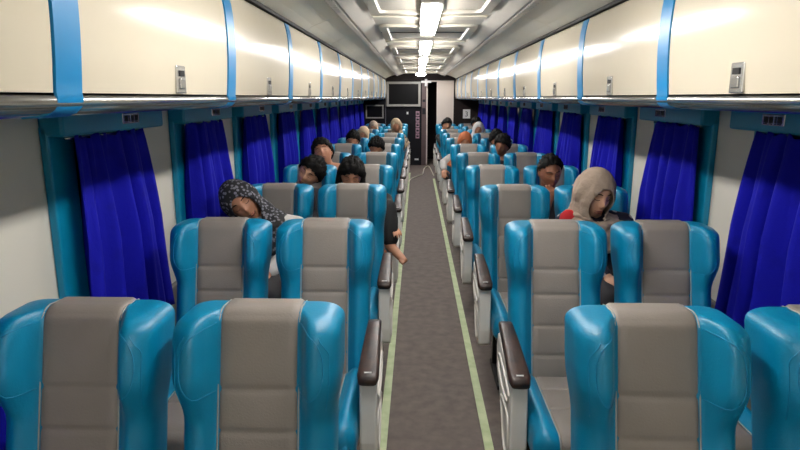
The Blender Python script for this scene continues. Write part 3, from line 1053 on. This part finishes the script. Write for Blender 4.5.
    if scarf:
        n, m = 72, 44
        rnd = random.Random(sx * 10 + sy)
        ph = rnd.uniform(0, 6)
        G = []
        chest = along(0.80)
        def scarf_pt(f, t):
            """t: 0 crown .. 1 hem over the shoulders"""
            sf, cf = math.sin(f), -math.cos(f)   # cf<0 towards the face
            if t < 0.62:
                a = t / 0.62 * 2.35
                rz = math.cos(a); rr = math.sin(a)
                k = 1 + 0.02 * math.sin(5 * f + ph + 3 * a) * rr + 0.035 * noise.noise(Vector((sf * 2.2 + ph, cf * 2.2, a * 2.6))) * (0.3 + 0.7 * sstep(0.4, 1.2, a))
                if rz < 0: rr = max(rr, 0.93 - 0.04 * (-rz))
                p = Vector((sf * rr * (HR[0] + 0.023) * k, cf * rr * (HR[1] + (0.014 if cf < 0 else 0.030)) * k, rz * (HR[2] + 0.019)))
                return M @ p
            q = (t - 0.62) / 0.38
            a = 2.35; rz = math.cos(a)
            p0 = M @ Vector((sf * 0.90 * (HR[0] + 0.023), cf * 0.88 * (HR[1] + 0.020), rz * (HR[2] + 0.019)))
            mid = M.translation.lerp(along(1.0), 0.8)
            p1 = mid + Vector((sf * 0.150, cf * 0.140, 0.0))
            top_ = along(0.90)
            p2 = top_ + Vector((sf * 0.25, cf * (0.18 if cf < 0 else 0.135) - 0.025, -0.05 - 0.10 * abs(cf) * (1 if cf < 0 else 0.6)))
            u = q
            p = p0 * (1 - u) ** 2 + p1 * 2 * u * (1 - u) + p2 * u * u
            fold = 0.014 * math.sin(9 * f + ph + 4 * u) * u + 0.008 * math.sin(19 * f - ph + 5 * u) * u + 0.013 * math.sin(22 * u + 3.0 * math.sin(f + ph)) * math.sin(PI * u)
            dirv = Vector((sf, cf, 0.2))
            return p + dirv * fold
        bm = bmesh.new()
        P = [[scarf_pt(2 * PI * k / n, i / m) for k in range(n)] for i in range(m + 1)]
        Mi = M.inverted()
        for i in range(2, int(m * 0.75)):
            for k in range(n):
                l = Mi @ P[i][k]
                q_ = math.sqrt((l.x / 0.060) ** 2 + ((l.z + 0.022) / 0.088) ** 2) + (0.9 if l.y > 0 else 0) + max(0, l.y) * 6
                amp_ = 0.0055 * sstep(1.15, 1.5, q_) * (1 - sstep(0.04, 0.10, l.z)) if l.z > 0.04 else 0.0055 * sstep(1.15, 1.5, q_)
                l += l.normalized() * amp_ * math.sin(11 * q_ + 1.6 * math.sin(2 * PI * k / n * 2 + ph))
                P[i][k] = M @ l
        # pull the rim of the face opening onto the face
        inside = {}
        for i in range(m + 1):
            for k in range(n):
                l = Mi @ P[i][k]
                inside[(i, k)] = l.y < -0.02 and (l.x / 0.060) ** 2 + ((l.z + 0.022) / 0.088) ** 2 < 1 and i / m < 0.75
        vv = {}
        def gv2(i, k):
            k %= n
            if (i, k) not in vv: vv[(i, k)] = bm.verts.new(P[i][k])
            return vv[(i, k)]
        rim = {}
        for i in range(1, m):
            for k in range(n):
                ks = [(i, k), (i, (k + 1) % n), (i + 1, (k + 1) % n), (i + 1, k)]
                ins = [inside[q] for q in ks]
                if all(ins): continue
                bm.faces.new([gv2(*q) for q in ks])
        bm.faces.new([gv2(1, k) for k in range(n)][::-1])
        # rim: snap verts on the boundary to the ellipse edge and tuck to skin
        for (i, k), v in vv.items():
            if inside[(i, k)]:
                l = Mi @ v.co
                s_ = math.sqrt((l.x / 0.060) ** 2 + ((l.z + 0.022) / 0.088) ** 2)
                if s_ > 1e-3:
                    l.x = l.x / s_; l.z = (l.z + 0.022) / s_ - 0.022
                l.y += 0.006
                v.co = M @ l
        so = link('headscarf', bm, scarf, root, solid=0.006)
        so.modifiers.new('sm', 'SMOOTH').iterations = 2
    return root, M, along, A

def prow(s, c, k):
    return (seat_x(s, c), ROW0 + ROWP * k + (0.01 if s < 0 else 0))

def hd(s, c, k, dx=0.0, dy=0.0, z=1.13):
    x, y = prow(s, c, k)
    return (x + dx, y - 0.30 + dy, z)

# near passengers
person('woman', 'sleeping passenger in black and grey patterned headscarf leaning on the window curtain', prow(-1, 'w', 2), hd(-1, 'w', 2, -0.15, -0.02, 1.06), (12, -42, 12), M_SKIN, M_WHITE, ('none',), M_PATT, True, scale=1.16, lean=(prow(-1, 'w', 2)[0] + 0.0, prow(-1, 'w', 2)[1] - 0.285, 0.94))
person('man', 'sleeping passenger with short black hair and dark jacket, head tipped over his shoulder', prow(-1, 'w', 3), hd(-1, 'w', 3, 0.055, -0.02, 1.09), (6, 36, -8), M_SKIN_L, M_JACKET, ('short',), None, True, lean=(prow(-1, 'w', 3)[0] - 0.06, prow(-1, 'w', 3)[1] - 0.285, 0.93))
xa, ya = prow(-1, 'a', 3)
person('woman', 'long haired passenger in dark clothes with bare foot stretched out over the aisle', (xa - 0.045, ya), hd(-1, 'a', 3, -0.10, -0.02, 1.075), (24, 6, 6), M_SKIN, M_BLACKC, ('long',), None, True, lean=(xa + 0.0, ya - 0.30, 0.90),
       legs={1: [(xa + 0.20, ya - 0.66, 0.87), (xa + 0.235, ya - 0.75, 0.60), (xa + 0.34, ya - 0.87, 0.55)], -1: [(xa + 0.02, ya - 0.70, 0.72), (xa + 0.10, ya - 0.62, 0.60), (xa + 0.18, ya - 0.74, 0.57)]},
       arms={1: [(xa + 0.20, ya - 0.42, 0.76), (xa + 0.215, ya - 0.66, 0.735), Vector((0.55, -0.8, -0.15)), Vector((0, 0, -1)), 0.5]}, trousers=M_BLACKC, sleeves=False)
person('man', 'sleeping passenger in violet shirt with head tipped back', prow(-1, 'w', 4), hd(-1, 'w', 4, -0.02, 0.0, 1.14), (-18, -18, 6), M_SKIN, M_VIOLET, ('short',), None, True, sleeves=True, lean=(prow(-1, 'w', 4)[0] + 0.12, prow(-1, 'w', 4)[1] - 0.285, 0.97))
kroot, kM, kal, kA = person('woman', 'passenger in draped beige headscarf and dark floral top looking down', prow(1, 'w', 2), hd(1, 'w', 2, -0.095, -0.08, 1.13), (17, 5, 17), M_SKIN_L, M_FLORAL, ('none',), M_BEIGE, True, lean=(prow(1, 'w', 2)[0] - 0.07, prow(1, 'w', 2)[1] - 0.31, 0.985), scale=1.16)
bm = bmesh.new()
ball(bm, kA[-1][0] + Vector((0.0, -0.075, 0.035)), 0.055, 0.035, 0.06)
kp = link('red_shoulder_patch', bm, M_RED, kroot); kp['label'] = 'red cloth patch at the shoulder'
xj, yj = prow(1, 'w', 3)
person('man', 'passenger with receding hair resting his mouth on his hand', (xj, yj), hd(1, 'w', 3, -0.09, -0.06, 1.11), (16, -4, 4), M_SKIN_D, M_JACKET, ('receding',), None, True,
       arms={-1: [(xj - 0.18, yj - 0.52, 0.72), (xj - 0.115, yj - 0.50, 0.90), Vector((0.1, 0.2, 1)), Vector((0.2, 1, 0)), 0.9]}, sleeves=False)
# further passengers
person('woman', 'dark haired passenger low in an aisle seat before the passenger in the pale scarf', prow(-1, 'a', 5), hd(-1, 'a', 5, -0.06, 0.0, 1.12), (25, 8, 0), M_SKIN, M_JACKET, ('short', M_HAIR))
person('man', 'black haired passenger by the window behind the passenger in the violet shirt', prow(-1, 'w', 6), hd(-1, 'w', 6, 0.03, 0, 1.13), (18, 5, 0), M_SKIN, M_JACKET, ('short',))
person('woman', 'passenger in sand coloured headscarf at the window beyond the black haired one', prow(-1, 'w', 7), hd(-1, 'w', 7, 0.07, -0.05, 1.14), (15, 10, 0), M_SKIN, M_SAND, ('none',), M_SAND)
person('woman', 'passenger in pale scarf and patterned dress leaning out by the aisle under the television', prow(-1, 'a', 8), hd(-1, 'a', 8, 0.06, -0.04, 1.22), (12, -8, 0), M_SKIN, M_BATIK, ('none',), M_SAND)
person('woman', 'small passenger in pale scarf in the window seat under the small display', prow(-1, 'w', 9), hd(-1, 'w', 9, 0.06, 0, 1.13), (15, 0, 0), M_SKIN, M_BEIGE, ('none',), M_BEIGE)
person('man', 'black haired passenger in dark shirt by the window behind the one with receding hair', prow(1, 'w', 5), hd(1, 'w', 5, -0.13, 0, 1.15), (12, 10, -25), M_SKIN_D, M_JACKET, ('short',))
mroot, mM, mal, mA = person('woman', 'passenger with white mask beside the black haired one in dark shirt by the window', (prow(1, 'w', 6)[0] + 0.05, prow(1, 'w', 6)[1]), hd(1, 'w', 6, -0.04, 0, 1.14), (14, -10, 15), M_SKIN, M_JACKET, ('short',))
bm = bmesh.new()
GR = [[bm.verts.new(on_face(mM, -0.052 + 0.104 * a / 10, -0.012 - 0.085 * b / 8, 0.010)) for a in range(11)] for b in range(9)]
for b in range(8):
    for a in range(10): bm.faces.new((GR[b][a], GR[b][a + 1], GR[b + 1][a + 1], GR[b + 1][a]))
fm = link('face_mask', bm, M_WHITE, mroot, solid=0.004)
fm['label'] = 'white face mask'
xn, yn = prow(1, 'a', 6)
person('woman', 'passenger in rust coloured hood and white sleeves leaning out of an aisle seat', (xn, yn), hd(1, 'a', 6, 0.02, 0, 1.12), (20, 5, 0), M_SKIN, M_WHITE, ('none',), M_ORANGE,
       arms={-1: [(xn - 0.27, yn - 0.34, 0.80), (xn - 0.27, yn - 0.50, 0.72)]})
person('woman', 'passenger in white headscarf near the sheet with the numeral', prow(1, 'w', 8), hd(1, 'w', 8, -0.06, 0, 1.16), (10, 12, 0), M_SKIN, M_WHITE, ('none',), M_WHITE)
xo_, yo_ = prow(1, 'a', 9)
person('man', 'black haired passenger in black leaning out before the pale end door', (xo_, yo_), hd(1, 'a', 9, -0.06, 0, 1.18), (12, 12, 20), M_SKIN, M_BLACKC, ('short',))
person('man', 'dark haired passenger just below the white sheet with the numeral', (prow(1, 'w', 9)[0] + 0.04, prow(1, 'w', 9)[1]), hd(1, 'w', 9, 0.02, 0, 1.20), (10, 0, 0), M_SKIN_D, M_NAVYC, ('short',))
